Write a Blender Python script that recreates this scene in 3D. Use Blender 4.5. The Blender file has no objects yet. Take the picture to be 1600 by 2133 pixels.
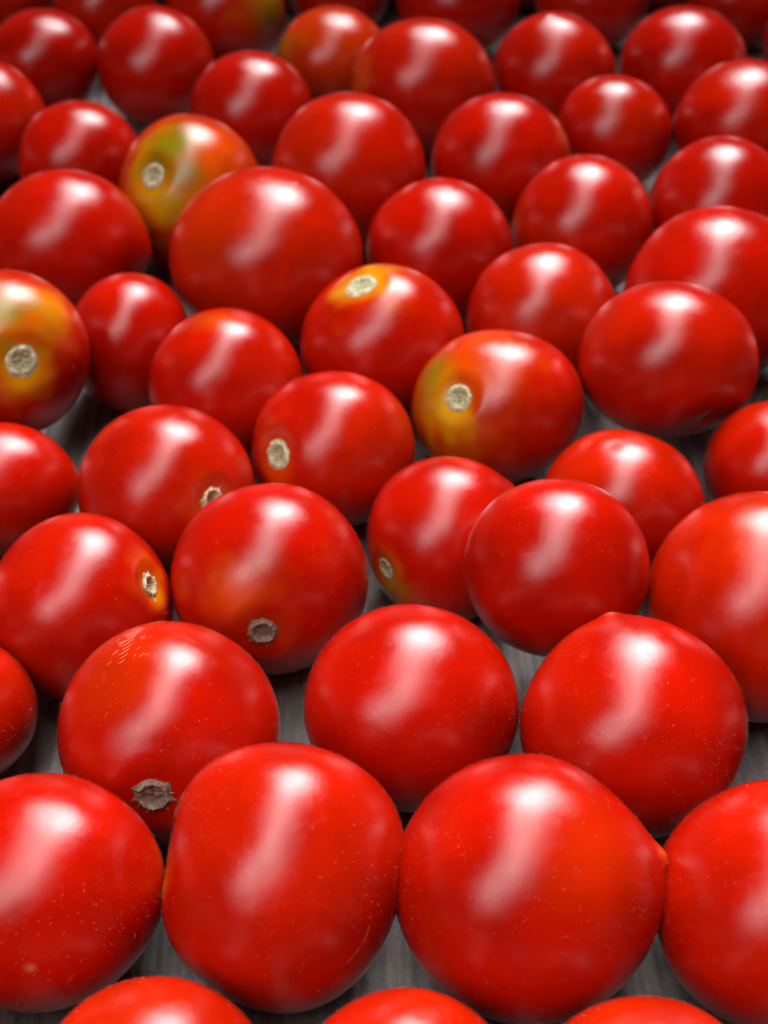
import bpy, bmesh, math, random
import numpy as np
from mathutils import Vector, Quaternion, Matrix, noise

random.seed(7)
SC = bpy.context.scene
COL = SC.collection
MM = 0.001

# ------------------------------------------------------------------ camera
cam_d = bpy.data.cameras.new('camera')
cam = bpy.data.objects.new('camera', cam_d); COL.objects.link(cam)
cam.location = (0, 0, 0.192)
cam.rotation_euler = (math.radians(90 - 40), 0, 0)
cam_d.sensor_fit = 'VERTICAL'; cam_d.sensor_height = 36.0
cam_d.lens = 36.0 * 3000 / 2133
cam_d.clip_start = 0.005; cam_d.clip_end = 50
cam_d.dof.use_dof = True
cam_d.dof.focus_distance = 0.222
cam_d.dof.aperture_fstop = 25.0
SC.camera = cam
SC.cycles.max_bounces = 6; SC.cycles.diffuse_bounces = 3; SC.cycles.glossy_bounces = 3
SC.render.resolution_x = 768; SC.render.resolution_y = 1024

# ------------------------------------------------------------------ light
world = bpy.data.worlds.new('World'); SC.world = world; world.use_nodes = True
bg = world.node_tree.nodes['Background']
bg.inputs['Color'].default_value = (0.92, 0.96, 1.0, 1); bg.inputs['Strength'].default_value = 0.018

def area(name, loc, target, sx, sy, radiance, spread=180, roll=0.0, col=(1, 1, 1)):
    l = bpy.data.lights.new(name, 'AREA'); l.shape = 'RECTANGLE'; l.size = sx; l.size_y = sy
    l.energy = radiance * sx * sy * math.pi          # watts for that radiance
    l.spread = math.radians(spread); l.color = col
    o = bpy.data.objects.new(name, l); COL.objects.link(o)
    d = (Vector(target) - Vector(loc)).normalized()
    o.location = loc
    o.rotation_euler = (d.to_track_quat('-Z', 'Y').to_matrix() @ Matrix.Rotation(roll, 3, 'Z')).to_euler()
    return o
# bright daylight opening in front, and the long gap overhead that runs back and bends over the left shoulder
AIM = (0.0, -0.03, 0.0)
area('window_light', (0.31, 1.04, 1.0), AIM, 0.30, 0.34, 7.0, spread=64)
area('window_light', (0.02, 1.06, 1.0), AIM, 0.30, 0.34, 3.5, spread=64)
for x, y, rad in ((0.12, 0.76, 3.6), (0.05, 0.48, 2.5), (-0.02, 0.20, 2.1), (-0.09, -0.08, 1.9), (-0.17, -0.36, 1.9)):
    area('skylight_gap', (x, y, 1.0), AIM, 0.26, 0.29, rad, spread=62)
for x, y, rad in ((-0.46, -0.56, 1.9), (-0.74, -0.80, 1.9), (-1.05, -1.06, 1.8)):
    area('skylight_gap', (x, y, 1.0), AIM, 0.33, 0.34, rad, spread=80)
SC.view_settings.view_transform = 'Standard'; SC.view_settings.look = 'None'
SC.view_settings.exposure = 0.08; SC.view_settings.gamma = 1.0; SC.view_settings.use_curve_mapping = False

# ------------------------------------------------------------------ materials
def new_mat(name):
    m = bpy.data.materials.new(name); m.use_nodes = True
    nt = m.node_tree; b = nt.nodes['Principled BSDF']
    def N(t, **kw):
        n = nt.nodes.new(t)
        for k, v in kw.items(): setattr(n, k, v)
        return n
    return m, nt, b, N, nt.links.new

def tomato_material():
    m, nt, b, N, L = new_mat('tomato_skin')
    at = N('ShaderNodeAttribute', attribute_name='skin_colour')
    tc = N('ShaderNodeTexCoord'); oi = N('ShaderNodeObjectInfo')
    off = N('ShaderNodeVectorMath', operation='ADD'); L(tc.outputs['Object'], off.inputs[0])
    cmb = N('ShaderNodeCombineXYZ'); L(oi.outputs['Random'], cmb.inputs[0]); L(oi.outputs['Random'], cmb.inputs[1]); L(cmb.outputs[0], off.inputs[1])
    # soft cloudy pigment
    n1 = N('ShaderNodeTexNoise'); n1.inputs['Scale'].default_value = 90; n1.inputs['Detail'].default_value = 2; L(off.outputs[0], n1.inputs['Vector'])
    r1 = N('ShaderNodeMapRange'); r1.inputs[1].default_value = .3; r1.inputs[2].default_value = .7; r1.inputs[3].default_value = .80; r1.inputs[4].default_value = 1.14; L(n1.outputs['Fac'], r1.inputs[0])
    mul = N('ShaderNodeVectorMath', operation='SCALE'); L(at.outputs['Color'], mul.inputs[0]); L(r1.outputs[0], mul.inputs['Scale'])
    # fine pale cell flecks under the skin
    n2 = N('ShaderNodeTexNoise'); n2.inputs['Scale'].default_value = 2600; n2.inputs['Detail'].default_value = 2; L(off.outputs[0], n2.inputs['Vector'])
    r2 = N('ShaderNodeMapRange'); r2.inputs[1].default_value = .56; r2.inputs[2].default_value = .80; r2.inputs[3].default_value = 0; r2.inputs[4].default_value = .6; L(n2.outputs['Fac'], r2.inputs[0])
    n3 = N('ShaderNodeTexNoise'); n3.inputs['Scale'].default_value = 130; n3.inputs['Detail'].default_value = 3; L(off.outputs[0], n3.inputs['Vector'])
    r3 = N('ShaderNodeMapRange'); r3.inputs[1].default_value = .48; r3.inputs[2].default_value = .72; L(n3.outputs['Fac'], r3.inputs[0])
    mm = N('ShaderNodeMath', operation='MULTIPLY'); L(r2.outputs[0], mm.inputs[0]); L(r3.outputs[0], mm.inputs[1])
    mix = N('ShaderNodeMix', data_type='RGBA'); L(mm.outputs[0], mix.inputs['Factor']); L(mul.outputs[0], mix.inputs['A']); mix.inputs['B'].default_value = (.46, .035, .010, 1)
    # scuffed waxy bloom: pale patches with their own shape
    n4 = N('ShaderNodeTexNoise'); n4.inputs['Scale'].default_value = 330; n4.inputs['Detail'].default_value = 5; n4.inputs['Roughness'].default_value = .7; n4.inputs['Distortion'].default_value = .6; L(off.outputs[0], n4.inputs['Vector'])
    r4 = N('ShaderNodeMapRange'); r4.inputs[1].default_value = .62; r4.inputs[2].default_value = .80; r4.inputs[3].default_value = 0; r4.inputs[4].default_value = .09; L(n4.outputs['Fac'], r4.inputs[0])
    mix2 = N('ShaderNodeMix', data_type='RGBA'); L(r4.outputs[0], mix2.inputs['Factor']); L(mix.outputs['Result'], mix2.inputs['A']); mix2.inputs['B'].default_value = (.55, .16, .11, 1)
    rr = N('ShaderNodeMapRange'); rr.inputs[1].default_value = .3; rr.inputs[2].default_value = .75; rr.inputs[3].default_value = .30; rr.inputs[4].default_value = .39; L(n4.outputs['Fac'], rr.inputs[0])
    # flesh under a waxy skin: diffuse body colour with a compact soft gloss weighted by the skin's Fresnel reflectance
    nt.nodes.remove(b)
    dif = N('ShaderNodeBsdfDiffuse'); L(mix2.outputs['Result'], dif.inputs['Color'])
    glo = N('ShaderNodeBsdfGlossy', distribution='BECKMANN'); glo.inputs['Color'].default_value = (1, 1, 1, 1); L(rr.outputs[0], glo.inputs['Roughness'])
    fr = N('ShaderNodeFresnel'); fr.inputs['IOR'].default_value = 1.39
    ms = N('ShaderNodeMixShader'); L(fr.outputs[0], ms.inputs[0]); L(dif.outputs[0], ms.inputs[1]); L(glo.outputs[0], ms.inputs[2])
    L(ms.outputs[0], nt.nodes['Material Output'].inputs['Surface'])
    nb = N('ShaderNodeTexNoise'); nb.inputs['Scale'].default_value = 1500; nb.inputs['Detail'].default_value = 1; L(off.outputs[0], nb.inputs['Vector'])
    bp = N('ShaderNodeBump'); bp.inputs['Strength'].default_value = .05; bp.inputs['Distance'].default_value = .0002; L(nb.outputs['Fac'], bp.inputs['Height'])
    n5 = N('ShaderNodeTexNoise'); n5.inputs['Scale'].default_value = 120; n5.inputs['Detail'].default_value = 1; L(off.outputs[0], n5.inputs['Vector'])
    bp2 = N('ShaderNodeBump'); bp2.inputs['Strength'].default_value = .25; bp2.inputs['Distance'].default_value = .0006; L(n5.outputs['Fac'], bp2.inputs['Height']); L(bp.outputs['Normal'], bp2.inputs['Normal'])
    for q in (dif, glo, fr): L(bp2.outputs['Normal'], q.inputs['Normal'])
    return m

def scar_material():
    m, nt, b, N, L = new_mat('dried_stem_scar')
    at = N('ShaderNodeAttribute', attribute_name='skin_colour'); tc = N('ShaderNodeTexCoord')
    n = N('ShaderNodeTexNoise'); n.inputs['Scale'].default_value = 2200; n.inputs['Detail'].default_value = 5; L(tc.outputs['Object'], n.inputs['Vector'])
    r = N('ShaderNodeMapRange'); r.inputs[1].default_value = .3; r.inputs[2].default_value = .7; r.inputs[3].default_value = .6; r.inputs[4].default_value = 1.3; L(n.outputs['Fac'], r.inputs[0])
    mul = N('ShaderNodeVectorMath', operation='SCALE'); L(at.outputs['Color'], mul.inputs[0]); L(r.outputs[0], mul.inputs['Scale'])
    L(mul.outputs[0], b.inputs['Base Color']); b.inputs['Roughness'].default_value = .75
    bp = N('ShaderNodeBump'); bp.inputs['Strength'].default_value = .7; bp.inputs['Distance'].default_value = .0003; L(n.outputs['Fac'], bp.inputs['Height']); L(bp.outputs['Normal'], b.inputs['Normal'])
    return m

def plain(name, col, rough=.6, sss=0):
    m, nt, b, N, L = new_mat(name)
    tc = N('ShaderNodeTexCoord'); n = N('ShaderNodeTexNoise'); n.inputs['Scale'].default_value = 800; L(tc.outputs['Object'], n.inputs['Vector'])
    r = N('ShaderNodeMapRange'); r.inputs[3].default_value = .7; r.inputs[4].default_value = 1.3; L(n.outputs['Fac'], r.inputs[0])
    mul = N('ShaderNodeVectorMath', operation='SCALE'); mul.inputs[0].default_value = col; L(r.outputs[0], mul.inputs['Scale'])
    L(mul.outputs[0], b.inputs['Base Color']); b.inputs['Roughness'].default_value = rough
    return m

def board_material():
    m, nt, b, N, L = new_mat('grey_paperboard')
    tc = N('ShaderNodeTexCoord')
    mp = N('ShaderNodeMapping'); mp.inputs['Scale'].default_value = (1, .12, 1); L(tc.outputs['Object'], mp.inputs['Vector'])
    n = N('ShaderNodeTexNoise'); n.inputs['Scale'].default_value = 700; n.inputs['Detail'].default_value = 6; L(mp.outputs[0], n.inputs['Vector'])
    n2 = N('ShaderNodeTexNoise'); n2.inputs['Scale'].default_value = 1600; n2.inputs['Detail'].default_value = 4; L(tc.outputs['Object'], n2.inputs['Vector'])
    add = N('ShaderNodeMath', operation='ADD'); L(n.outputs['Fac'], add.inputs[0]); L(n2.outputs['Fac'], add.inputs[1])
    r = N('ShaderNodeValToRGB'); L(add.outputs[0], r.inputs['Fac'])
    hlf = N('ShaderNodeMath', operation='MULTIPLY'); hlf.inputs[1].default_value = .5; L(add.outputs[0], hlf.inputs[0]); L(hlf.outputs[0], r.inputs['Fac'])
    r.color_ramp.elements[0].position = .35; r.color_ramp.elements[0].color = (.100, .084, .077, 1)
    r.color_ramp.elements[1].position = .68; r.color_ramp.elements[1].color = (.170, .152, .142, 1)
    L(r.outputs['Color'], b.inputs['Base Color']); b.inputs['Roughness'].default_value = .7
    bp = N('ShaderNodeBump'); bp.inputs['Strength'].default_value = .5; bp.inputs['Distance'].default_value = .0003; L(n2.outputs['Fac'], bp.inputs['Height']); L(bp.outputs['Normal'], b.inputs['Normal'])
    return m

M_SKIN, M_SCAR, M_BOARD = tomato_material(), scar_material(), board_material()
M_HAIR = plain('fine_hair', (.50, .31, .26), .5)
M_DUST = plain('dust', (.58, .20, .15), .6)
M_SCRATCH = plain('healed_scratch', (.38, .21, .12), .6)
M_SEPAL = plain('green_sepal', (.07, .10, .05), .6)

# ------------------------------------------------------------------ the surface: corrugated grey board
def build_floor():
    x0, x1, y0, y1 = -.34, .34, -.02, .56
    per = .0031; nx = int((x1 - x0) / per * 8); ny = 60
    V, F = [], []
    for j in range(ny + 1):
        y = y0 + (y1 - y0) * j / ny
        for i in range(nx + 1):
            x = x0 + (x1 - x0) * i / nx
            u = x + .05 * (y - .2)
            ph = u / per + .15 * noise.noise((u * 60, y * 8, 0))
            w = math.cos(2 * math.pi * ph); h = .00042 * (w - .35 * (1 - w * w)) * (1 + .5 * noise.noise((u * 90, y * 15, 3)))
            h += .0005 * noise.noise((x * 25, y * 25, 5))
            c = noise.noise((u * 260, y * 4, 9))
            if c > .4: h += .0010 * (c - .4)
            V.append((x, y, h - .0013))
    for j in range(ny):
        for i in range(nx):
            a = j * (nx + 1) + i; F.append((a, a + 1, a + nx + 2, a + nx + 1))
    me = bpy.data.meshes.new('tray_floor'); me.from_pydata(V, [], F); me.materials.append(M_BOARD)
    me.polygons.foreach_set('use_smooth', [True] * len(F))
    o = bpy.data.objects.new('tray_floor', me); COL.objects.link(o)
    o['kind'] = 'structure'; o['label'] = 'grey corrugated paperboard sheet under the tomatoes'
    return o
build_floor()
def build_shade_panel():
    # unseen board panel added behind the last row to shade the far fruit
    x0, x1, y, h, t = -.34, .34, .545, .17, .003
    bm = bmesh.new(); n = 90
    prof = [(y, -.004), (y + .012, h), (y + .0135, h + .0015), (y + .015, h), (y + t, -.004)]
    rings = []
    for i in range(n + 1):
        x = x0 + (x1 - x0) * i / n
        rings.append([bm.verts.new((x, py + .0006 * math.sin(i * 2.1) + .0008 * noise.noise((x * 30, pz * 20, 1)), pz)) for py, pz in prof])
    for a, b in zip(rings, rings[1:]):
        for k in range(len(prof) - 1): bm.faces.new((a[k], b[k], b[k + 1], a[k + 1]))
    bm.faces.new(rings[0]); bm.faces.new(rings[-1][::-1])
    me = bpy.data.meshes.new('added_shade_panel'); bm.to_mesh(me); bm.free(); me.materials.append(M_BOARD)
    o = bpy.data.objects.new('added_shade_panel', me); COL.objects.link(o); o['kind'] = 'structure'; o['label'] = 'unseen grey paperboard panel added behind the last row for shade'
build_shade_panel()

# ------------------------------------------------------------------ tomatoes
# centre and half-sizes in mm, orientation, then marks as directions on the fruit
TOM = {
    'B1': {'c': [-29.54, 94.16, 14.93], 's': [15.4, 14.47, 14.93], 'q': [0.9677, 0.2413, 0.0709, 0.0176], 'tint': 0.1, 'near': 2, 'label': 'red tomato cut by bottom edge, leftmost of the three whose tops alone show'},
    'B2': {'c': [2.78, 93.25, 14.42], 's': [15.04, 13.82, 14.42], 'q': [0.9709, 0.2394, -0.0067, -0.0017], 'tint': 0.06, 'near': 2, 'label': 'red tomato cut by bottom edge, middle of the three whose tops alone show'},
    'B3': {'c': [33.07, 91.26, 15.09], 's': [15.53, 14.67, 15.09], 'q': [0.9685, 0.2351, -0.0799, -0.0193], 'tint': 0.08, 'near': 2, 'label': 'red tomato cut by bottom edge, rightmost of the three whose tops alone show'},
    'A1': {'c': [-48.84, 122.82, 18.53], 's': [17.11, 16.48, 16.79], 'q': [0.9469, 0.3013, 0.1074, 0.0341], 'tip': ([-0.049, -0.594, 0.803], 0.005, 0.003), 'bump': [([0.935, 0.34, 0.1], 0.015, 35), ([0.815, -0.571, 0.1], -0.01, 30)], 'pig': [([-0.049, -0.59, 0.806], 0.028, 0.25, 'p'), ([0.95, 0.213, 0.229], 0.198, 0.22, 'o')], 'near': 2, 'label': 'large red tomato cut by left edge at lower left with a tiny pale tip'},
    'A2': {'c': [-14.5, 124.74, 20.27], 's': [17.27, 18.91, 18.07], 'q': [0.9505, 0.3088, 0.0325, 0.0105], 'bump': [([-0.979, 0.138, 0.148], -0.075, 19), ([-0.595, 0.79, 0.148], 0.045, 24), ([0.856, 0.494, 0.148], 0.06, 26), ([-0.889, -0.414, 0.196], 0.02, 25), ([0.258, 0.961, 0.1], -0.015, 25)], 'pig': [([-0.968, -0.077, 0.241], 0.149, 0.6, 'o'), ([-0.974, -0.115, 0.194], 0.06, 0.4, 'y')], 'near': 2, 'label': 'large red tomato with flattened left shoulder and a thin hair-like scratch, lower centre left'},
    'A3': {'c': [20.18, 123.05, 19.21], 's': [18.79, 18.62, 18.7], 'q': [0.9514, 0.3042, -0.0452, -0.0144], 'tip': ([0.964, 0.203, 0.172], 0.05, 0.045), 'bump': [([0.762, 0.64, 0.1], -0.02, 25)], 'pig': [([0.964, 0.203, 0.172], 0.107, 0.6, 'o'), ([0.498, 0.23, 0.836], 0.537, 0.1, 'o')], 'tint': 0.0, 'near': 2, 'label': 'largest front red tomato with a pointed orange tip on its right side'},
    'A4': {'c': [56.29, 120.89, 17.65], 's': [17.74, 17.56, 17.65], 'q': [0.9464, 0.296, -0.1235, -0.0385], 'near': 2, 'label': 'large red tomato cut by right edge, touching the pointed orange tip of its neighbour'},
    'C0': {'c': [-69.74, 161.54, 13.37], 's': [11.98, 12.2, 12.09], 'q': [0.9239, 0.3558, 0.1311, 0.0505], 'near': 2, 'label': 'dark red tomato sliver at left edge, above the large lower left tomato'},
    'C1': {'c': [-34.48, 153.09, 17.39], 's': [17.36, 17.72, 17.54], 'q': [0.9334, 0.3512, 0.0689, 0.0259], 'scar': ([-0.121, -0.56, 0.82], 0.224, 'dry'), 'bump': [([0.991, 0.087, 0.1], 0.015, 40), ([0.479, -0.83, 0.287], -0.02, 30)], 'pig': [([-0.484, 0.555, 0.677], 0.516, 0.12, 'o')], 'near': 2, 'label': 'red tomato with pale hatched scratches on top and brown ragged stem scar below'},
    'C2': {'c': [4.51, 158.77, 17.19], 's': [17.57, 16.81, 17.19], 'q': [0.9328, 0.3604, -0.0089, -0.0034], 'near': 2, 'label': 'smooth red tomato resting between the two big front centre tomatoes, just behind them'},
    'C3': {'c': [39.25, 153.16, 18.44], 's': [17.78, 17.38, 17.58], 'q': [0.9321, 0.3525, -0.0785, -0.0296], 'tip': ([-0.152, 0.973, 0.175], 0.032, 0.04), 'bump': [([-0.866, 0.5, 0.0], -0.015, 30), ([0.966, 0.259, 0.0], 0.01, 30)], 'pig': [([-0.15, 0.973, 0.175], 0.077, 0.35, 'p')], 'near': 2, 'label': 'red tomato with a small nipple tip on top, at right behind the front row'},
    'D5': {'c': [64.55, 180.35, 19.55], 's': [19.14, 19.97, 19.55], 'q': [0.9122, 0.3899, -0.1161, -0.0496], 'pig': [([0.061, 0.637, 0.768], 0.379, 0.22, 'o')], 'tint': 0.02, 'near': 2, 'label': 'big orange tinged red tomato cut by right edge, above the gap beside the nipple-topped tomato'},
    'D1': {'c': [-53.32, 183.52, 16.15], 's': [16.05, 16.36, 16.2], 'q': [0.9148, 0.3904, 0.0949, 0.0405], 'scar': ([0.774, 0.252, 0.581], 0.177, 'tan'), 'bump': [([0.935, -0.34, 0.1], 0.015, 35), ([-0.707, 0.707, 0.0], -0.012, 30)], 'pig': [([0.768, 0.262, 0.584], 0.302, 0.75, 'o'), ([0.834, 0.157, 0.53], 0.188, 0.5, 'y')], 'near': 1, 'label': 'red tomato at left with pale star-shaped stem scar on its right side'},
    'D2': {'c': [-20.29, 189.45, 17.33], 's': [17.45, 17.22, 17.33], 'q': [0.9152, 0.401, 0.036, 0.0158], 'scar': ([-0.08, -0.55, 0.831], 0.204, 'dry'), 'pig': [([-0.361, -0.189, 0.913], 0.399, 0.42, 'o'), ([-0.016, -0.511, 0.86], 0.299, 0.2, 'o')], 'near': 1, 'label': 'red tomato with brown star-shaped stem scar low on its front and an orange patch'},
    'D3': {'c': [11.21, 203.12, 14.71], 's': [14.88, 15.43, 15.15], 'q': [0.9102, 0.4137, -0.0189, -0.0086], 'scar': ([-0.777, -0.378, 0.503], 0.168, 'pale'), 'tip': ([0.773, 0.61, 0.174], 0.035, 0.03), 'bump': [([0.819, 0.574, 0.0], 0.02, 30)], 'pig': [([-0.652, -0.613, 0.446], 0.359, 0.55, 'g'), ([-0.746, -0.389, 0.54], 0.299, 0.5, 'o')], 'near': 1, 'label': 'red tomato half hidden behind a dusty one, with olive stem scar at its left edge'},
    'D4': {'c': [29.61, 183.31, 25.78], 's': [15.95, 15.39, 15.67], 'q': [0.9126, 0.4044, -0.0544, -0.0241], 'near': 1, 'label': 'dusty dark red tomato perched higher, overlapping its neighbour, right of centre'},
    'D0': {'c': [-74.8, 219.31, 13.69], 's': [14.36, 13.05, 13.69], 'q': [0.8955, 0.426, 0.1165, 0.0554], 'tip': ([0.973, 0.08, 0.217], 0.03, 0.03), 'bump': [([1.0, 0.0, 0.0], 0.02, 30)], 'near': 1, 'label': 'red tomato cut by left edge at mid height with a faint tip pointing right'},
    'E1': {'c': [-41.77, 215.55, 16.74], 's': [16.93, 16.55, 17.74], 'q': [0.9005, 0.4284, 0.0673, 0.032], 'scar': ([0.499, -0.099, 0.861], 0.172, 'tan'), 'pig': [([0.499, -0.099, 0.861], 0.306, 0.5, 'o')], 'near': 1, 'label': 'red tomato at centre left with a tan stem scar at its lower right, partly covered'},
    'E2': {'c': [-10.06, 228.61, 16.38], 's': [16.29, 15.99, 17.11], 'q': [0.8969, 0.442, 0.0157, 0.0077], 'scar': ([-0.687, -0.052, 0.725], 0.21, 'pale'), 'pig': [([-0.693, -0.064, 0.718], 0.288, 0.45, 'o')], 'near': 1, 'label': 'red tomato at centre with a narrow pale stem scar near its left edge'},
    'E3': {'c': [23.11, 240.25, 18.47], 's': [17.66, 15.89, 17.76], 'q': [0.8897, 0.4549, -0.0346, -0.0177], 'scar': ([-0.452, 0.112, 0.885], 0.184, 'pale'), 'bump': [([-0.849, 0.49, 0.196], -0.02, 30), ([0.64, 0.762, 0.1], 0.02, 40)], 'pig': [([-0.494, 0.281, 0.823], 0.83, 0.6, 'o'), ([-0.749, 0.423, 0.51], 0.367, 0.75, 'g'), ([-0.502, -0.01, 0.865], 0.273, 0.9, 'y'), ([-0.635, 0.279, 0.72], 0.237, 0.4, 'y'), ([-0.874, -0.01, 0.485], 0.213, 0.45, 'g'), ([-0.35, -0.484, 0.802], 0.326, 0.22, 'g'), ([-0.606, -0.3, 0.737], 0.356, 0.35, 'o')], 'tint': 0.04, 'near': 1, 'label': 'orange and olive tomato with round pale stem scar, right of centre'},
    'E4': {'c': [58.65, 248.17, 24.45], 's': [18.5, 16.56, 18.56], 'q': [0.8789, 0.4671, -0.0853, -0.0453], 'tip': ([0.518, -0.731, 0.444], -0.02, -0.1), 'bump': [([0.815, -0.571, 0.1], 0.03, 24), ([0.335, -0.921, 0.196], -0.03, 26)], 'near': 1, 'label': 'broad red tomato with scuffed highlight and dented underside, at right'},
    'E5': {'c': [45.53, 212.4, 15.16], 's': [15.61, 14.71, 16.06], 'q': [0.9025, 0.4229, -0.0738, -0.0346], 'tip': ([-0.099, 0.736, 0.67], -0.01, -0.006), 'tint': 0.0, 'near': 1, 'label': 'red tomato with a small dimple on top, below the broad scuffed tomato at right'},
    'E6': {'c': [77.83, 226.17, 13.67], 's': [13.77, 13.57, 14.49], 'q': [0.8919, 0.4326, -0.1184, -0.0574], 'near': 1, 'label': 'red tomato cut by right edge, just below the broad scuffed tomato'},
    'E0': {'c': [-78.5, 251.47, 24.26], 's': [16.85, 17.41, 18.15], 'q': [0.8746, 0.4679, 0.1117, 0.0598], 'scar': ([0.161, -0.096, 0.982], 0.214, 'pale'), 'bump': [([0.704, -0.704, 0.1], -0.01, 30)], 'pig': [([0.202, 0.409, 0.89], 0.638, 0.8, 'o'), ([0.006, 0.465, 0.885], 0.336, 0.9, 'g'), ([0.491, 0.557, 0.67], 0.464, 0.8, 'o'), ([0.49, 0.499, 0.715], 0.29, 0.4, 'y'), ([0.157, -0.23, 0.96], 0.336, 0.8, 'y'), ([-0.061, 0.09, 0.994], 0.232, 0.6, 'g'), ([0.428, 0.266, 0.864], 0.261, 0.35, 'g')], 'near': 1, 'label': 'orange and olive tomato with round pale stem scar, cut by left edge'},
    'F0': {'c': [-56.98, 270.74, 14.37], 's': [13.71, 15.63, 15.52], 'q': [0.8766, 0.4733, 0.0765, 0.0413], 'bump': [([0.862, 0.498, 0.1], 0.015, 35), ([-0.34, -0.935, 0.1], -0.02, 40)], 'label': 'small upright red tomato right of the olive shouldered tomato at left edge'},
    'F1': {'c': [-33.38, 250.61, 16.42], 's': [16.56, 16.3, 17.42], 'q': [0.8858, 0.461, 0.0482, 0.0251], 'tip': ([-0.094, 0.794, 0.6], 0.0, 0.01), 'pig': [([-0.094, 0.794, 0.6], 0.257, 0.45, 'o')], 'label': 'plain red tomato with faint orange crown, above the left centre tomato with tan scar'},
    'F2': {'c': [-0.31, 264.76, 17.79], 's': [18.16, 17.56, 18.93], 'q': [0.8802, 0.4745, 0.0004, 0.0002], 'scar': ([-0.271, 0.722, 0.636], 0.22, 'pale'), 'pig': [([-0.159, 0.77, 0.617], 0.459, 0.7, 'o'), ([-0.277, 0.74, 0.613], 0.306, 0.85, 'y')], 'label': 'red tomato with pale yellow-ringed stem scar on its top, at upper centre'},
    'F3': {'c': [35.23, 275.71, 17.07], 's': [17.15, 16.99, 18.1], 'q': [0.875, 0.4811, -0.0471, -0.0259], 'label': 'plain red tomato directly above and right of the orange tomato with pale scar'},
    'F4': {'c': [74.57, 280.99, 20.0], 's': [20.7, 19.83, 21.48], 'q': [0.867, 0.4858, -0.0969, -0.0543], 'bump': [([-0.94, 0.342, 0.0], -0.02, 30)], 'label': 'wide red tomato cut by right edge, behind the broad scuffed tomato'},
    'G0': {'c': [-76.39, 306.75, 18.27], 's': [18.86, 17.7, 19.37], 'q': [0.859, 0.5007, 0.092, 0.0536], 'tip': ([0.974, -0.111, 0.2], 0.02, 0.05), 'bump': [([0.961, -0.258, 0.1], 0.02, 30)], 'label': 'red tomato at upper left with a pointed tip at right, below the green-shouldered one'},
    'G1': {'c': [-27.05, 293.88, 21.7], 's': [22.07, 21.34, 23.0], 'q': [0.8657, 0.4989, 0.0344, 0.0198], 'bump': [([-0.935, -0.34, 0.1], 0.015, 40)], 'pig': [([-0.641, 0.313, 0.701], 0.639, 0.12, 'o')], 'tint': 0.03, 'label': 'biggest tomato of the upper half, plain orange-red, right of the green-shouldered one'},
    'G2': {'c': [-49.22, 332.1, 18.57], 's': [17.74, 19.44, 19.69], 'q': [0.8534, 0.5171, 0.0558, 0.0338], 'scar': ([-0.492, 0.254, 0.833], 0.189, 'pale'), 'bump': [([-0.704, -0.704, 0.1], 0.02, 30), ([0.935, 0.34, 0.1], 0.02, 30)], 'pig': [([-0.001, 0.29, 0.957], 1.014, 0.8, 'o'), ([-0.203, 0.587, 0.784], 0.392, 1.0, 'g'), ([-0.419, 0.386, 0.822], 0.338, 0.9, 'g'), ([-0.405, -0.094, 0.909], 0.372, 0.9, 'y'), ([-0.211, -0.222, 0.952], 0.243, 0.6, 'g'), ([-0.666, 0.133, 0.734], 0.27, 0.4, 'y'), ([-0.621, 0.358, 0.698], 0.27, 0.6, 'y'), ([-0.066, 0.29, 0.955], 0.27, 0.8, 'g')], 'tint': 0.06, 'label': 'green-shouldered orange tomato with round pale stem scar at upper left'},
    'G3': {'c': [-9.05, 341.72, 19.97], 's': [20.22, 19.71, 21.16], 'q': [0.8513, 0.5245, 0.0101, 0.0062], 'label': 'large plain red tomato at upper centre, directly behind the biggest upper one'},
    'G4': {'c': [13.13, 305.15, 17.51], 's': [17.72, 17.3, 18.56], 'q': [0.8648, 0.5017, -0.0161, -0.0094], 'tip': ([0.818, 0.478, 0.32], 0.0, 0.03), 'label': 'red tomato with sloping right side, right of the biggest upper tomato'},
    'G5': {'c': [30.5, 350.35, 18.26], 's': [18.4, 18.12, 19.35], 'q': [0.8491, 0.5267, -0.0331, -0.0205], 'pig': [([0.95, 0.26, 0.172], 0.286, 0.7, 'o')], 'label': 'red tomato with an orange right edge, upper right of centre'},
    'G6': {'c': [48.77, 317.69, 17.48], 's': [17.47, 17.48, 18.52], 'q': [0.8587, 0.508, -0.0575, -0.034], 'pig': [([-0.889, 0.01, 0.457], 0.21, 0.35, 'o')], 'label': 'plain red tomato right of the sloping one, under the small round one at upper right'},
    'G7': {'c': [83.9, 325.67, 17.68], 's': [17.6, 17.75, 18.74], 'q': [0.8525, 0.5106, -0.0956, -0.0573], 'label': 'red tomato cut by right edge, just below the one with the green sepal'},
    'G8': {'c': [63.25, 372.98, 15.92], 's': [15.94, 15.9, 16.88], 'q': [0.8422, 0.5338, -0.0642, -0.0407], 'label': 'small round red tomato at upper right with a bright square highlight'},
    'G9': {'c': [98.53, 371.99, 18.23], 's': [18.73, 17.73, 19.32], 'q': [0.8377, 0.5333, -0.0991, -0.0631], 'label': 'red tomato cut by right edge with a green sepal tip at its lower side'},
    'H0': {'c': [-81.09, 353.85, 16.27], 's': [16.36, 16.19, 17.25], 'q': [0.8456, 0.5242, 0.0859, 0.0533], 'label': 'red tomato at upper left, left of the green-shouldered one and behind the pointed one'},
    'H1': {'c': [-37.11, 382.42, 17.31], 's': [17.55, 17.07, 18.35], 'q': [0.8405, 0.5401, 0.037, 0.0238], 'label': 'blurred red tomato behind and right of the green-shouldered one, upper left of centre'},
    'H2': {'c': [11.0, 394.84, 19.8], 's': [20.48, 19.15, 20.99], 'q': [0.8365, 0.5478, -0.0107, -0.007], 'pig': [([-0.894, 0.107, 0.436], 0.285, 0.6, 'o')], 'label': 'large blurred red tomato with an orange left edge, upper centre'},
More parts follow.
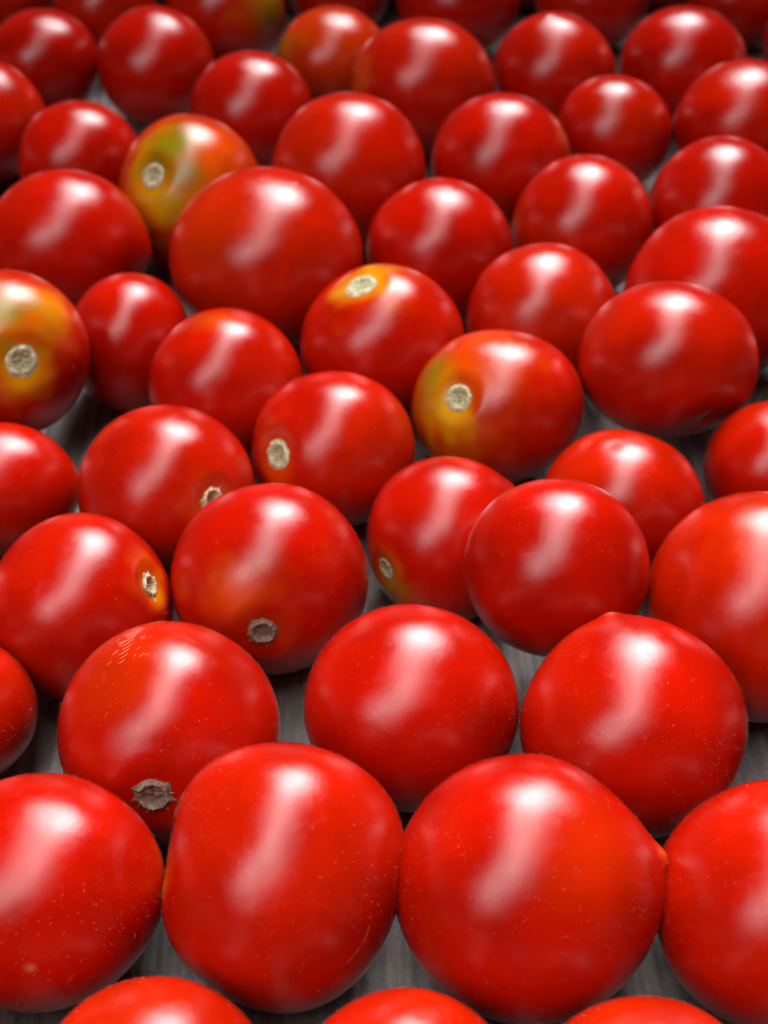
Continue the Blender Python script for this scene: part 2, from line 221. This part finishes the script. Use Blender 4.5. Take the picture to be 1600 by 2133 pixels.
    'H3': {'c': [49.84, 408.77, 17.77], 's': [18.37, 17.2, 18.84], 'q': [0.833, 0.5505, -0.0466, -0.0308], 'tip': ([-0.109, 0.901, 0.42], 0.02, 0.03), 'label': 'blurred dark red tomato with a slightly peaked top, upper right of centre'},
    'H4': {'c': [88.58, 412.45, 18.26], 's': [18.95, 17.59, 19.35], 'q': [0.8292, 0.5504, -0.0813, -0.054], 'label': 'blurred dark red tomato in the upper right, left of the right-edge tomato with sepal'},
    'H5': {'c': [-15.69, 422.06, 16.47], 's': [17.18, 15.8, 17.46], 'q': [0.8317, 0.5549, 0.0143, 0.0095], 'pig': [([0.002, 0.213, 0.977], 1.353, 0.25, 'o'), ([-0.885, 0.206, 0.418], 0.343, 0.5, 'g')], 'tint': 0.05, 'label': 'blurred orange-brown tomato with olive left edge near the top centre'},
    'H6': {'c': [-67.9, 414.83, 17.29], 's': [17.34, 17.23, 18.32], 'q': [0.8308, 0.5516, 0.0623, 0.0414], 'label': 'blurred dark red tomato in the upper left, whole and round, above the green-shouldered one'},
    'H7': {'c': [-102.35, 419.22, 16.44], 's': [16.83, 16.06, 17.43], 'q': [0.8274, 0.5506, 0.092, 0.0612], 'tint': -0.1, 'label': 'blurred red tomato in the top left, left of the whole round dark one'},
    'H8': {'c': [-111.14, 378.92, 16.65], 's': [16.41, 16.89, 17.65], 'q': [0.8355, 0.534, 0.1093, 0.0699], 'label': 'blurred red tomato cut by left edge, near the top left'},
    'I1': {'c': [-90.37, 463.45, 16.68], 's': [16.89, 16.48, 17.68], 'q': [0.8194, 0.5661, 0.0741, 0.0512], 'label': 'blurred dark red tomato cut by top edge, between the two top left tomatoes'},
    'I2': {'c': [-50.76, 457.1, 18.34], 's': [18.88, 17.81, 19.44], 'q': [0.822, 0.5671, 0.0425, 0.0294], 'pig': [([0.701, 0.054, 0.711], 0.383, 0.7, 'g'), ([0.497, 0.015, 0.868], 0.468, 0.4, 'o')], 'label': 'blurred tomato with an olive patch cut by top edge, left of the orange-brown one'},
    'I3': {'c': [-15.26, 481.92, 16.28], 's': [17.19, 15.42, 17.26], 'q': [0.8192, 0.5733, 0.0122, 0.0085], 'label': 'blurred dark tomato sliver at top edge behind the orange-brown one'},
    'I4': {'c': [24.19, 465.72, 18.17], 's': [19.87, 16.61, 19.26], 'q': [0.8212, 0.5701, -0.02, -0.0139], 'label': 'blurred dark red tomato cut by top edge, behind the large orange-edged one'},
    'I5': {'c': [68.08, 470.85, 17.11], 's': [18.32, 15.98, 18.13], 'q': [0.8192, 0.5696, -0.0553, -0.0384], 'label': 'blurred dark red tomato cut by top edge, behind the peaked one'},
    'I6': {'c': [116.35, 472.68, 16.14], 's': [16.52, 15.76, 17.1], 'q': [0.8159, 0.567, -0.0929, -0.0646], 'label': 'blurred dark red tomato cut by top edge, rightmost of those along the top'},
    'I7': {'c': [133.92, 440.81, 14.72], 's': [14.77, 14.66, 15.6], 'q': [0.8208, 0.5546, -0.1135, -0.0767], 'label': 'dark red tomato sliver at right edge near the top right corner'},
    'I8': {'c': [-125.83, 479.38, 14.87], 's': [15.08, 14.65, 15.76], 'q': [0.8146, 0.5674, 0.0988, 0.0688], 'label': 'dark brownish red tomato sliver in the top left corner'},
    'J1': {'c': [-115.21, 516.06, 15.88], 's': [16.58, 15.22, 15.88], 'q': [0.8089, 0.5787, 0.0845, 0.0605], 'label': 'blurred dark tomato barely showing at top edge, between the top left corner ones'},
    'J2': {'c': [-76.5, 511.58, 16.57], 's': [17.48, 15.71, 16.57], 'q': [0.8117, 0.5798, 0.0571, 0.0408], 'label': 'blurred dark tomato barely showing at top edge, left of the olive-patched one'},
    'J3': {'c': [-35.2, 508.86, 15.86], 's': [16.72, 15.04, 15.86], 'q': [0.8142, 0.5797, 0.0266, 0.0189], 'label': 'blurred dark tomato barely showing at top edge, right of the olive-patched one'},
    'J4': {'c': [5.04, 510.49, 16.62], 's': [17.62, 15.67, 16.62], 'q': [0.8139, 0.581, -0.0038, -0.0027], 'label': 'blurred dark tomato barely showing at top edge, right of the orange-brown one'},
    'J5': {'c': [50.15, 508.14, 16.92], 's': [17.98, 15.93, 16.92], 'q': [0.8133, 0.58, -0.0379, -0.027], 'label': 'blurred dark tomato barely showing at top edge, left of the peaked one'},
    'J6': {'c': [97.43, 505.17, 16.31], 's': [17.04, 15.6, 16.31], 'q': [0.8117, 0.5771, -0.0733, -0.0521], 'label': 'blurred dark tomato barely showing at top edge, right of the peaked one'},
    'J7': {'c': [142.38, 516.26, 15.81], 's': [16.4, 15.25, 15.81], 'q': [0.8067, 0.5771, -0.1035, -0.0741], 'label': 'blurred dark tomato barely showing at the top right corner'},
    'Zl0': {'c': [-92.94, 108.5, 15.36], 's': [15.67, 15.36, 15.06], 'q': [1, 0, 0, 0], 'out': 1, 'label': 'plain red tomato just past the left edge of the picture, first from the front'},
    'Zl1': {'c': [-78.09, 136.31, 14.88], 's': [15.18, 14.88, 14.58], 'q': [1, 0, 0, 0], 'out': 1, 'label': 'plain red tomato just past the left edge of the picture, second from the front'},
    'Zl2': {'c': [-98.93, 158.01, 15.39], 's': [15.7, 15.39, 15.08], 'q': [1, 0, 0, 0], 'out': 1, 'label': 'plain red tomato just past the left edge of the picture, third from the front'},
    'Zl3': {'c': [-85.76, 185.49, 15.15], 's': [15.45, 15.15, 14.85], 'q': [1, 0, 0, 0], 'out': 1, 'label': 'plain red tomato just past the left edge of the picture, fourth from the front'},
    'Zl4': {'c': [-103.76, 231.13, 16.56], 's': [16.89, 16.56, 16.23], 'q': [1, 0, 0, 0], 'out': 1, 'label': 'plain red tomato just past the left edge of the picture, fifth from the front'},
    'Zl5': {'c': [-104.89, 271.06, 15.89], 's': [16.21, 15.89, 15.57], 'q': [1, 0, 0, 0], 'out': 1, 'label': 'plain red tomato just past the left edge of the picture, sixth from the front'},
    'Zl6': {'c': [-109.85, 304.37, 15.56], 's': [15.87, 15.56, 15.25], 'q': [1, 0, 0, 0], 'out': 1, 'label': 'plain red tomato just past the left edge of the picture, seventh from the front'},
    'Zl7': {'c': [-119.19, 342.52, 16.73], 's': [17.07, 16.73, 16.4], 'q': [1, 0, 0, 0], 'out': 1, 'label': 'plain red tomato just past the left edge of the picture, eighth from the front'},
    'Zl8': {'c': [-145.4, 365.31, 16.82], 's': [17.15, 16.82, 16.48], 'q': [1, 0, 0, 0], 'out': 1, 'label': 'plain red tomato just past the left edge of the picture, ninth from the front'},
    'Zl9': {'c': [-138.38, 398.02, 17.28], 's': [17.63, 17.28, 16.94], 'q': [1, 0, 0, 0], 'out': 1, 'label': 'plain red tomato just past the left edge of the picture, tenth from the front'},
    'Zl10': {'c': [-137.57, 433.42, 16.73], 's': [17.06, 16.73, 16.4], 'q': [1, 0, 0, 0], 'out': 1, 'label': 'plain red tomato just past the left edge of the picture, eleventh from the front'},
    'Zl11': {'c': [-152.77, 465.6, 16.01], 's': [16.33, 16.01, 15.69], 'q': [1, 0, 0, 0], 'out': 1, 'label': 'plain red tomato just past the left edge of the picture, twelfth from the front'},
    'Zl12': {'c': [-149.44, 496.6, 15.05], 's': [15.36, 15.05, 14.75], 'q': [1, 0, 0, 0], 'out': 1, 'label': 'plain red tomato just past the left edge of the picture, thirteenth from the front'},
    'Zr0': {'c': [88.74, 108.76, 17.41], 's': [17.76, 17.41, 17.06], 'q': [1, 0, 0, 0], 'out': 1, 'label': 'plain red tomato just past the right edge of the picture, first from the front'},
    'Zr1': {'c': [80.09, 147.17, 15.54], 's': [15.85, 15.54, 15.23], 'q': [1, 0, 0, 0], 'out': 1, 'label': 'plain red tomato just past the right edge of the picture, second from the front'},
    'Zr2': {'c': [105.36, 168.88, 17.14], 's': [17.48, 17.14, 16.79], 'q': [1, 0, 0, 0], 'out': 1, 'label': 'plain red tomato just past the right edge of the picture, third from the front'},
    'Zr3': {'c': [96.57, 200.9, 16.73], 's': [17.07, 16.73, 16.4], 'q': [1, 0, 0, 0], 'out': 1, 'label': 'plain red tomato just past the right edge of the picture, fourth from the front'},
    'Zr4': {'c': [111.34, 228.64, 15.51], 's': [15.82, 15.51, 15.2], 'q': [1, 0, 0, 0], 'out': 1, 'label': 'plain red tomato just past the right edge of the picture, fifth from the front'},
    'Zr5': {'c': [100.31, 257.66, 15.43], 's': [15.74, 15.43, 15.12], 'q': [1, 0, 0, 0], 'out': 1, 'label': 'plain red tomato just past the right edge of the picture, sixth from the front'},
    'Zr6': {'c': [128.69, 271.1, 16.39], 's': [16.72, 16.39, 16.06], 'q': [1, 0, 0, 0], 'out': 1, 'label': 'plain red tomato just past the right edge of the picture, seventh from the front'},
    'Zr7': {'c': [108.49, 296.27, 15.75], 's': [16.06, 15.75, 15.43], 'q': [1, 0, 0, 0], 'out': 1, 'label': 'plain red tomato just past the right edge of the picture, eighth from the front'},
    'Zr8': {'c': [117.11, 335.23, 16.25], 's': [16.58, 16.25, 15.93], 'q': [1, 0, 0, 0], 'out': 1, 'label': 'plain red tomato just past the right edge of the picture, ninth from the front'},
    'Zr9': {'c': [133.29, 371.21, 17.11], 's': [17.45, 17.11, 16.77], 'q': [1, 0, 0, 0], 'out': 1, 'label': 'plain red tomato just past the right edge of the picture, tenth from the front'},
    'Zr10': {'c': [132.42, 405.83, 17.23], 's': [17.57, 17.23, 16.88], 'q': [1, 0, 0, 0], 'out': 1, 'label': 'plain red tomato just past the right edge of the picture, eleventh from the front'},
    'Zr11': {'c': [165.98, 451.06, 17.42], 's': [17.77, 17.42, 17.07], 'q': [1, 0, 0, 0], 'out': 1, 'label': 'plain red tomato just past the right edge of the picture, twelfth from the front'},
    'Zr12': {'c': [146.66, 479.18, 14.78], 's': [15.07, 14.78, 14.48], 'q': [1, 0, 0, 0], 'out': 1, 'label': 'plain red tomato just past the right edge of the picture, thirteenth from the front'},
    'Zr13': {'c': [168.15, 499.83, 15.1], 's': [15.4, 15.1, 14.8], 'q': [1, 0, 0, 0], 'out': 1, 'label': 'plain red tomato just past the right edge of the picture, fourteenth from the front'},
    'Zb0': {'c': [-80.31, 58.59, 16.97], 's': [17.31, 16.97, 16.63], 'q': [1, 0, 0, 0], 'out': 1, 'label': 'plain red tomato just past the bottom edge of the picture, first from the left'},
    'Zb1': {'c': [-66.88, 90.47, 16.54], 's': [16.87, 16.54, 16.21], 'q': [1, 0, 0, 0], 'out': 1, 'label': 'plain red tomato just past the bottom edge of the picture, second from the left'},
    'Zb2': {'c': [-43.71, 64.6, 17.44], 's': [17.79, 17.44, 17.1], 'q': [1, 0, 0, 0], 'out': 1, 'label': 'plain red tomato just past the bottom edge of the picture, third from the left'},
    'Zb3': {'c': [16.33, 64.54, 16.96], 's': [17.3, 16.96, 16.62], 'q': [1, 0, 0, 0], 'out': 1, 'label': 'plain red tomato just past the bottom edge of the picture, fourth from the left'},
    'Zb4': {'c': [64.72, 83.41, 16.49], 's': [16.82, 16.49, 16.16], 'q': [1, 0, 0, 0], 'out': 1, 'label': 'plain red tomato just past the bottom edge of the picture, fifth from the left'},
    'Zb5': {'c': [83.53, 55.72, 17.23], 's': [17.58, 17.23, 16.89], 'q': [1, 0, 0, 0], 'out': 1, 'label': 'plain red tomato just past the bottom edge of the picture, sixth from the left'},
}
RED = np.array((.315, .0036, .0002)); ORANGE = np.array((.46, .062, .001)); YELLOW = np.array((.46, .235, .002)); OLIVE = np.array((.175, .125, .002)); PALE = np.array((.6, .25, .11))

def ico(sub):
    bm = bmesh.new(); bmesh.ops.create_icosphere(bm, subdivisions=sub, radius=1)
    V = np.array([v.co[:] for v in bm.verts]); F = [[v.index for v in f.verts] for f in bm.faces]; bm.free()
    V /= np.linalg.norm(V, axis=1)[:, None]
    return V, F
ICO = {4: ico(5), 5: ico(6), 6: ico(7)}

def angle(U, d):
    d = np.array(d, float); d /= np.linalg.norm(d)
    return np.arccos(np.clip(U @ d, -1, 1))
def vnoise(U, scale, seed):
    """smooth band-limited noise on the sphere: a few plane waves with seeded directions"""
    rs = np.random.RandomState(int(seed * 10) % 100000); K = rs.normal(size=(9, 3)); K /= np.linalg.norm(K, axis=1)[:, None]
    K *= rs.uniform(.6, 1.25, (9, 1)) * scale * 2.0
    return np.sin(U @ K.T + rs.uniform(0, 6.28, 9)).sum(1) * .16

class Body:
    """radius of one fruit along unit directions U (local frame), in metres"""
    def __init__(s, key, d):
        s.d = d; s.seed = (sum(ord(c) * (n + 3) for n, c in enumerate(key)) * 1.37) % 97
        s.ax = np.array(d['s']) * MM
    def r(s, U):
        U = np.atleast_2d(U); d = s.d
        base = 1 / np.sqrt(((U / s.ax) ** 2).sum(1))
        k = 1 + .030 * vnoise(U, 1.25, s.seed) + .012 * vnoise(U, 2.6, s.seed + 11)
        rs = np.random.RandomState(int(s.seed * 7)); v = d['scar'][0] if 'scar' in d else rs.normal(size=3)   # faint lobes round the fruit's own axis
        e, t1, t2 = frame(v); z = U @ e; ph = np.arctan2(U @ t2, U @ t1)
        k = k + .007 * np.cos(rs.randint(3, 6) * ph + rs.uniform(0, 6)) * (1 - z * z) * (1 + .8 * z)
        for v, am, wd in d.get('bump', []): k = k + am * np.exp(-(angle(U, v) / math.radians(wd)) ** 2)
        if 'tip' in d:
            v, s1, s2 = d['tip']; a = angle(U, v)
            k = k + s1 * np.exp(-(a / math.radians(5.5)) ** 2) + s2 * np.exp(-(a / math.radians(24)) ** 2)
        if 'scar' in d:
            v, rr, st = d['scar']; a = angle(U, v)
            k = k - .075 * np.exp(-(a / (rr * 1.15)) ** 2) - .030 * np.exp(-(a / (rr * 2.6)) ** 2) + .010 * np.exp(-((a - rr * 1.7) / (rr * .45)) ** 2)
        return base * k
    def colour(s, U):
        d = s.d; rnd = random.Random(s.seed)
        t = d.get('tint', 0) + rnd.uniform(-.04, .05)
        n1 = vnoise(U, 1.6, s.seed + 31); n2 = vnoise(U, 5.0, s.seed + 47)
        n3 = vnoise(U, 13.0, s.seed + 53) if d.get('pig') else 0
        f = np.clip(t + .05 * n1 + .02 * n2, 0, 1)[:, None]
        C = RED * (1 - f) + ORANGE * f
        if t < 0: C = C * (1 + t)
        for kd in 'opyg':
            col = {'o': ORANGE, 'y': YELLOW, 'g': OLIVE, 'p': PALE}[kd]
            w = np.zeros(len(U))
            for v, rr, am, q in d.get('pig', []):
                if q != kd: continue
                a = angle(U, v) / max(rr, .01) * (1 + .45 * n2 + .4 * n1 + .25 * n3)
                w = np.maximum(w, am * np.clip(1.25 * np.exp(-a ** 2 * 1.1) - .1, 0, 1))
            if w.any(): C = C * (1 - w[:, None]) + col * w[:, None]
        return C

def put_colour(me, C):
    at = me.color_attributes.new('skin_colour', 'FLOAT_COLOR', 'POINT')
    at.data.foreach_set('color', np.column_stack([C, np.ones(len(C))]).astype(np.float32).ravel())
def mesh_obj(name, V, F, mat, parent=None, smooth=True, C=None):
    me = bpy.data.meshes.new(name); me.from_pydata(np.asarray(V, float).tolist(), [], F); me.materials.append(mat)
    if smooth: me.polygons.foreach_set('use_smooth', [True] * len(me.polygons))
    if C is not None: put_colour(me, C)
    o = bpy.data.objects.new(name, me); COL.objects.link(o)
    if parent: o.parent = parent
    return o
def frame(d):
    d = np.array(d, float); d /= np.linalg.norm(d)
    t = np.cross(d, (0.1, 1, 0.2)); t /= np.linalg.norm(t); return d, t, np.cross(d, t)

def build_scar(body, parent, v, rr, style, seed):
    rnd = random.Random(seed); d, t1, t2 = frame(v)
    nr, ns = 16, 72
    star = style in ('dry', 'tan')
    pts = [(rnd.uniform(0, 6.28), rnd.uniform(.08, .30), rnd.uniform(.10, .2)) for _ in range(9)] if star else [(rnd.uniform(0, 6.28), rnd.uniform(.03, .10), .3) for _ in range(5)]
    def edge(ph):
        e = .78 if star else .92
        for a, am, wd in pts:
            q = abs((ph - a + math.pi) % (2 * math.pi) - math.pi); e += am * max(0, 1 - q / wd)
        return e + .05 * noise.noise((math.cos(ph) * 2 + seed, math.sin(ph) * 2, seed))
    R = rr * float(np.mean(body.ax))
    U, hh, cc, F = [], [], [], []
    pal = {'dry': ((.14, .080, .052), (.105, .062, .036), (.20, .13, .09)), 'tan': ((.36, .24, .13), (.17, .12, .045), (.44, .32, .19)), 'pale': ((.34, .30, .17), (.16, .15, .06), (.44, .38, .25))}[style]
    base, pit, rim = map(np.array, pal)
    for i in range(nr + 1):
        q = i / nr
        for j in range(ns):
            ph = 2 * math.pi * j / ns; e = edge(ph); th = rr * q * e
            w = d * math.cos(th) + (t1 * math.cos(ph) + t2 * math.sin(ph)) * math.sin(th)
            U.append(w)
            qq = q * e
            nz = noise.noise((w[0] * 3 / rr, w[1] * 3 / rr, w[2] * 3 / rr + seed)); n2 = noise.noise((w[0] * 8 / rr, w[1] * 8 / rr, w[2] * 8 / rr + seed))
            h = .07 * math.exp(-((qq - .66) / .16) ** 2) - .05 * math.exp(-(qq / .45) ** 2) + .05 + .06 * nz + .06 * n2
            if star: h += .14 * math.exp(-((qq - .55) / .12) ** 2) - .03
            h = h * min(1, (1 - q) * 5) + .05 * (1 - q) + .004
            hh.append(max(h, .012) * R)
            k = math.exp(-(qq / .60) ** 2) * (.45 + 1.5 * n2 + .5 * nz); k = min(1, max(0, k)); g = math.exp(-((qq - .72) / .15) ** 2) * min(1, max(0, .5 + 1.2 * nz))
            if star:
                k = min(1, max(0, math.exp(-(qq / .34) ** 2) * (1.0 + .6 * n2))); g = math.exp(-((qq - .55) / .13) ** 2) * min(1, max(.3, .8 + nz))
            c = base * (1 - g) + rim * g; c = c * (1 - k) + pit * k; c = c * (1 + .35 * nz)
            if q > .93: c = c * .75 + np.array((.3, .08, .03)) * .25
            cc.append(np.clip(c, 0, 1))
    for i in range(nr):
        for j in range(ns):
            a = i * ns + j; b = i * ns + (j + 1) % ns; F.append((a, b, b + ns, a + ns))
    U = np.array(U); r = body.r(U) + np.array(hh) + 2e-5
    return mesh_obj('stem_scar', U * r[:, None], F, M_SCAR, parent, True, np.array(cc))

def rand_dirs(n, rnd):
    U = np.array([[rnd.gauss(0, 1) for _ in range(3)] for _ in range(n)]); return U / np.linalg.norm(U, axis=1)[:, None]

def build_hairs(body, parent, n, seed, L0):
    rs = np.random.RandomState(seed); U = rs.normal(size=(n, 3)); U /= np.linalg.norm(U, axis=1)[:, None]
    P = U * body.r(U)[:, None]; T1 = np.cross(U, (.1, 1, .2)); T1 /= np.linalg.norm(T1, axis=1)[:, None]; T2 = np.cross(U, T1)
    tilt = U + T1 * rs.uniform(-.7, .7, (n, 1)) + T2 * rs.uniform(-.7, .7, (n, 1)); tilt /= np.linalg.norm(tilt, axis=1)[:, None]
    V = np.empty((n, 4, 3)); w = 7e-6
    for q in range(3):
        a = 2.0944 * q; V[:, q] = P + (T1 * math.cos(a) + T2 * math.sin(a)) * w - U * 2e-5
    V[:, 3] = P + tilt * L0 * rs.uniform(.4, 1.4, (n, 1))
    b = np.arange(n)[:, None] * 4; F = np.concatenate([b + (0, 1, 3), b + (1, 2, 3), b + (2, 0, 3)]).tolist()
    o = mesh_obj('fine_hairs', V.reshape(-1, 3), F, M_HAIR, parent, False); o['kind'] = 'stuff'

def build_dust(body, parent, n, seed, size):
    rnd = random.Random(seed + 5); V, F = [], []
    U = [u for u in rand_dirs(n * 3, rnd) if noise.noise((u[0] * 2.2 + seed, u[1] * 2.2, u[2] * 2.2)) + rnd.uniform(-.35, .35) > .05 and u[2] > -.4][:n]
    if not U: return
    r = body.r(np.array(U))
    for u, rad in zip(U, r):
        d, t1, t2 = frame(u); a = rnd.uniform(0, 6.28); x = t1 * math.cos(a) + t2 * math.sin(a); y = np.cross(d, x)
        if rnd.random() < .6: L, W = size * rnd.uniform(.5, 1.9), size * .16
        else: L = W = size * rnd.uniform(.16, .36)
        bend = rnd.uniform(-.5, .5) * L; b = len(V); p = u * (rad + W * .15)
        for q, s_ in ((-1, .25), (-.3, 1), (.4, 1), (1, .25)):
            c = p + x * q * L + y * bend * q * q
            V += [c + y * W * s_, c + d * W * s_ * .8, c - y * W * s_]
        for q in range(3):
            i = b + q * 3; F += [(i, i + 1, i + 4, i + 3), (i + 1, i + 2, i + 5, i + 4)]
    o = mesh_obj('dust_flecks', V, F, M_DUST, parent, True); o['kind'] = 'stuff'

def ribbon(body, dirs, w, lift):
    """thin raised streak along directions on the skin"""
    V, F = [], []
    D = [np.array(q) / np.linalg.norm(q) for q in dirs]; n = len(D)
    rr = body.r(np.array(D))
    for i, (u, r) in enumerate(zip(D, rr)):
        tg = D[min(i + 1, n - 1)] - D[max(i - 1, 0)]; sd = np.cross(u, tg); sd /= np.linalg.norm(sd); k = w * max(.15, math.sin(math.pi * i / (n - 1)))
        p = u * r; V += [p + sd * k, p + u * lift, p - sd * k]
    for i in range(n - 1):
        a = i * 3; F += [(a, a + 1, a + 4, a + 3), (a + 1, a + 2, a + 5, a + 4)]
    return V, F

BODY, OBJ = {}, {}
for key, d in TOM.items():
    near = d.get('near', 0); V, F = ICO[6 if near == 2 else 4 if d.get('out') else 5]
    body = Body(key, d); r = body.r(V); C = body.colour(V)
    o = mesh_obj('tomato', V * r[:, None], F, M_SKIN, None, True, C)
    o.location = Vector(d['c']) * MM; o.rotation_mode = 'QUATERNION'; o.rotation_quaternion = Quaternion(d['q'])
    o['label'] = d['label']; o['category'] = 'tomato'; o['group'] = 'loose tomatoes spread in one layer'
    BODY[key], OBJ[key] = body, o
    sd = int(body.seed * 100)
    if 'scar' in d: build_scar(body, o, *d['scar'], sd % 50)
    if near:
        build_hairs(body, o, 2400 if near == 2 else 900, sd, .00030)
        build_dust(body, o, 300 if near == 2 else 120, sd % 97, .00010 if near == 2 else .00009)

# pale hatched healed scratches on one fruit
def local_path(c, ang, ln, n=6, curve=0.0):
    d, _, _ = frame(c); x = np.array((1., 0, 0)); x -= d * x.dot(d); x /= np.linalg.norm(x); y = np.cross(d, x)
    t = x * math.cos(ang) + y * math.sin(ang); s_ = np.cross(d, t)
    return [d + t * ln * (q - .5) + s_ * curve * (q - .5) ** 2 for q in [i / (n - 1) for i in range(n)]]
rnd = random.Random(3)
V, F = [], []
ca, cb = np.array((-.30, .88, .36)), np.array((-.40, .62, .67))
for i in range(8):
    q = i / 7; c = ca * (1 - q) + cb * q
    c = c + np.array((rnd.uniform(-.012, .012), 0, 0))
    v, f = ribbon(BODY['C1'], local_path(c, math.radians(rnd.uniform(12, 30)), rnd.uniform(.12, .19) * (1.1 - .7 * q), 5, .03), .00004, .00003)
    F += [tuple(k + len(V) for k in g) for g in f]; V += v
for i in range(16):
    q = rnd.random(); c = ca * (1 - q) + cb * q + np.array((rnd.choice((-.12, .13, .2)) + rnd.uniform(-.05, .05), rnd.uniform(-.03, .03), 0))
    v, f = ribbon(BODY['C1'], local_path(c, math.radians(rnd.uniform(10, 60)), rnd.uniform(.03, .07), 4, .02), .00003, .00002)
    F += [tuple(k + len(V) for k in g) for g in f]; V += v
o = mesh_obj('scratch', V, F, M_SCRATCH, OBJ['C1'], True); o['label'] = 'pale hatched healed scratches'
v, f = ribbon(BODY['A2'], [(.68, -.40, .62), (.66, -.46, .60), (.635, -.52, .58), (.58, -.585, .57), (.52, -.64, .56), (.49, -.66, .56)], .00002, .00002)
mesh_obj('scratch', v, f, M_DUST, OBJ['A2'], True)

# curled sepal remnants
def sepal(key, root, ang, ln, w, curl, mat):
    b = BODY[key]; d, _, _ = frame(root); x = np.array((1., 0, 0)); x -= d * x.dot(d); x /= np.linalg.norm(x); y = np.cross(d, x)
    t = x * math.cos(ang) + y * math.sin(ang); s_ = np.cross(d, t); V, F = [], []; n = 8
    for i in range(n + 1):
        q = i / n; u = d + t * ln * q; u /= np.linalg.norm(u); r = float(b.r(u)[0]); p = u * (r + .00012 + curl * q * q)
        k = w * (1 - q) ** .7 * (.5 + .5 * min(1, q * 4)) + 2e-5
        V += [p + s_ * k, p + u * k * .5, p - s_ * k, p - u * k * .15]
    for i in range(n):
        a = i * 4
        for j in range(4): F.append((a + j, a + (j + 1) % 4, a + 4 + (j + 1) % 4, a + 4 + j))
    F += [(3, 2, 1, 0), tuple(n * 4 + j for j in range(4))]
    return mesh_obj('sepal', V, F, mat, OBJ[key], True)
M_DRY = plain('dry_sepal', (.16, .09, .06), .75)
for an, ln, w in ((12, .21, .0006), (150, .20, .0008)):
    sepal('C1', TOM['C1']['scar'][0], math.radians(an), ln, w, .0001, M_DRY)
o = sepal('G9', (.62, -.36, .70), math.radians(172), .40, .0011, .0012, M_SEPAL); o['label'] = 'dark green sepal tip'
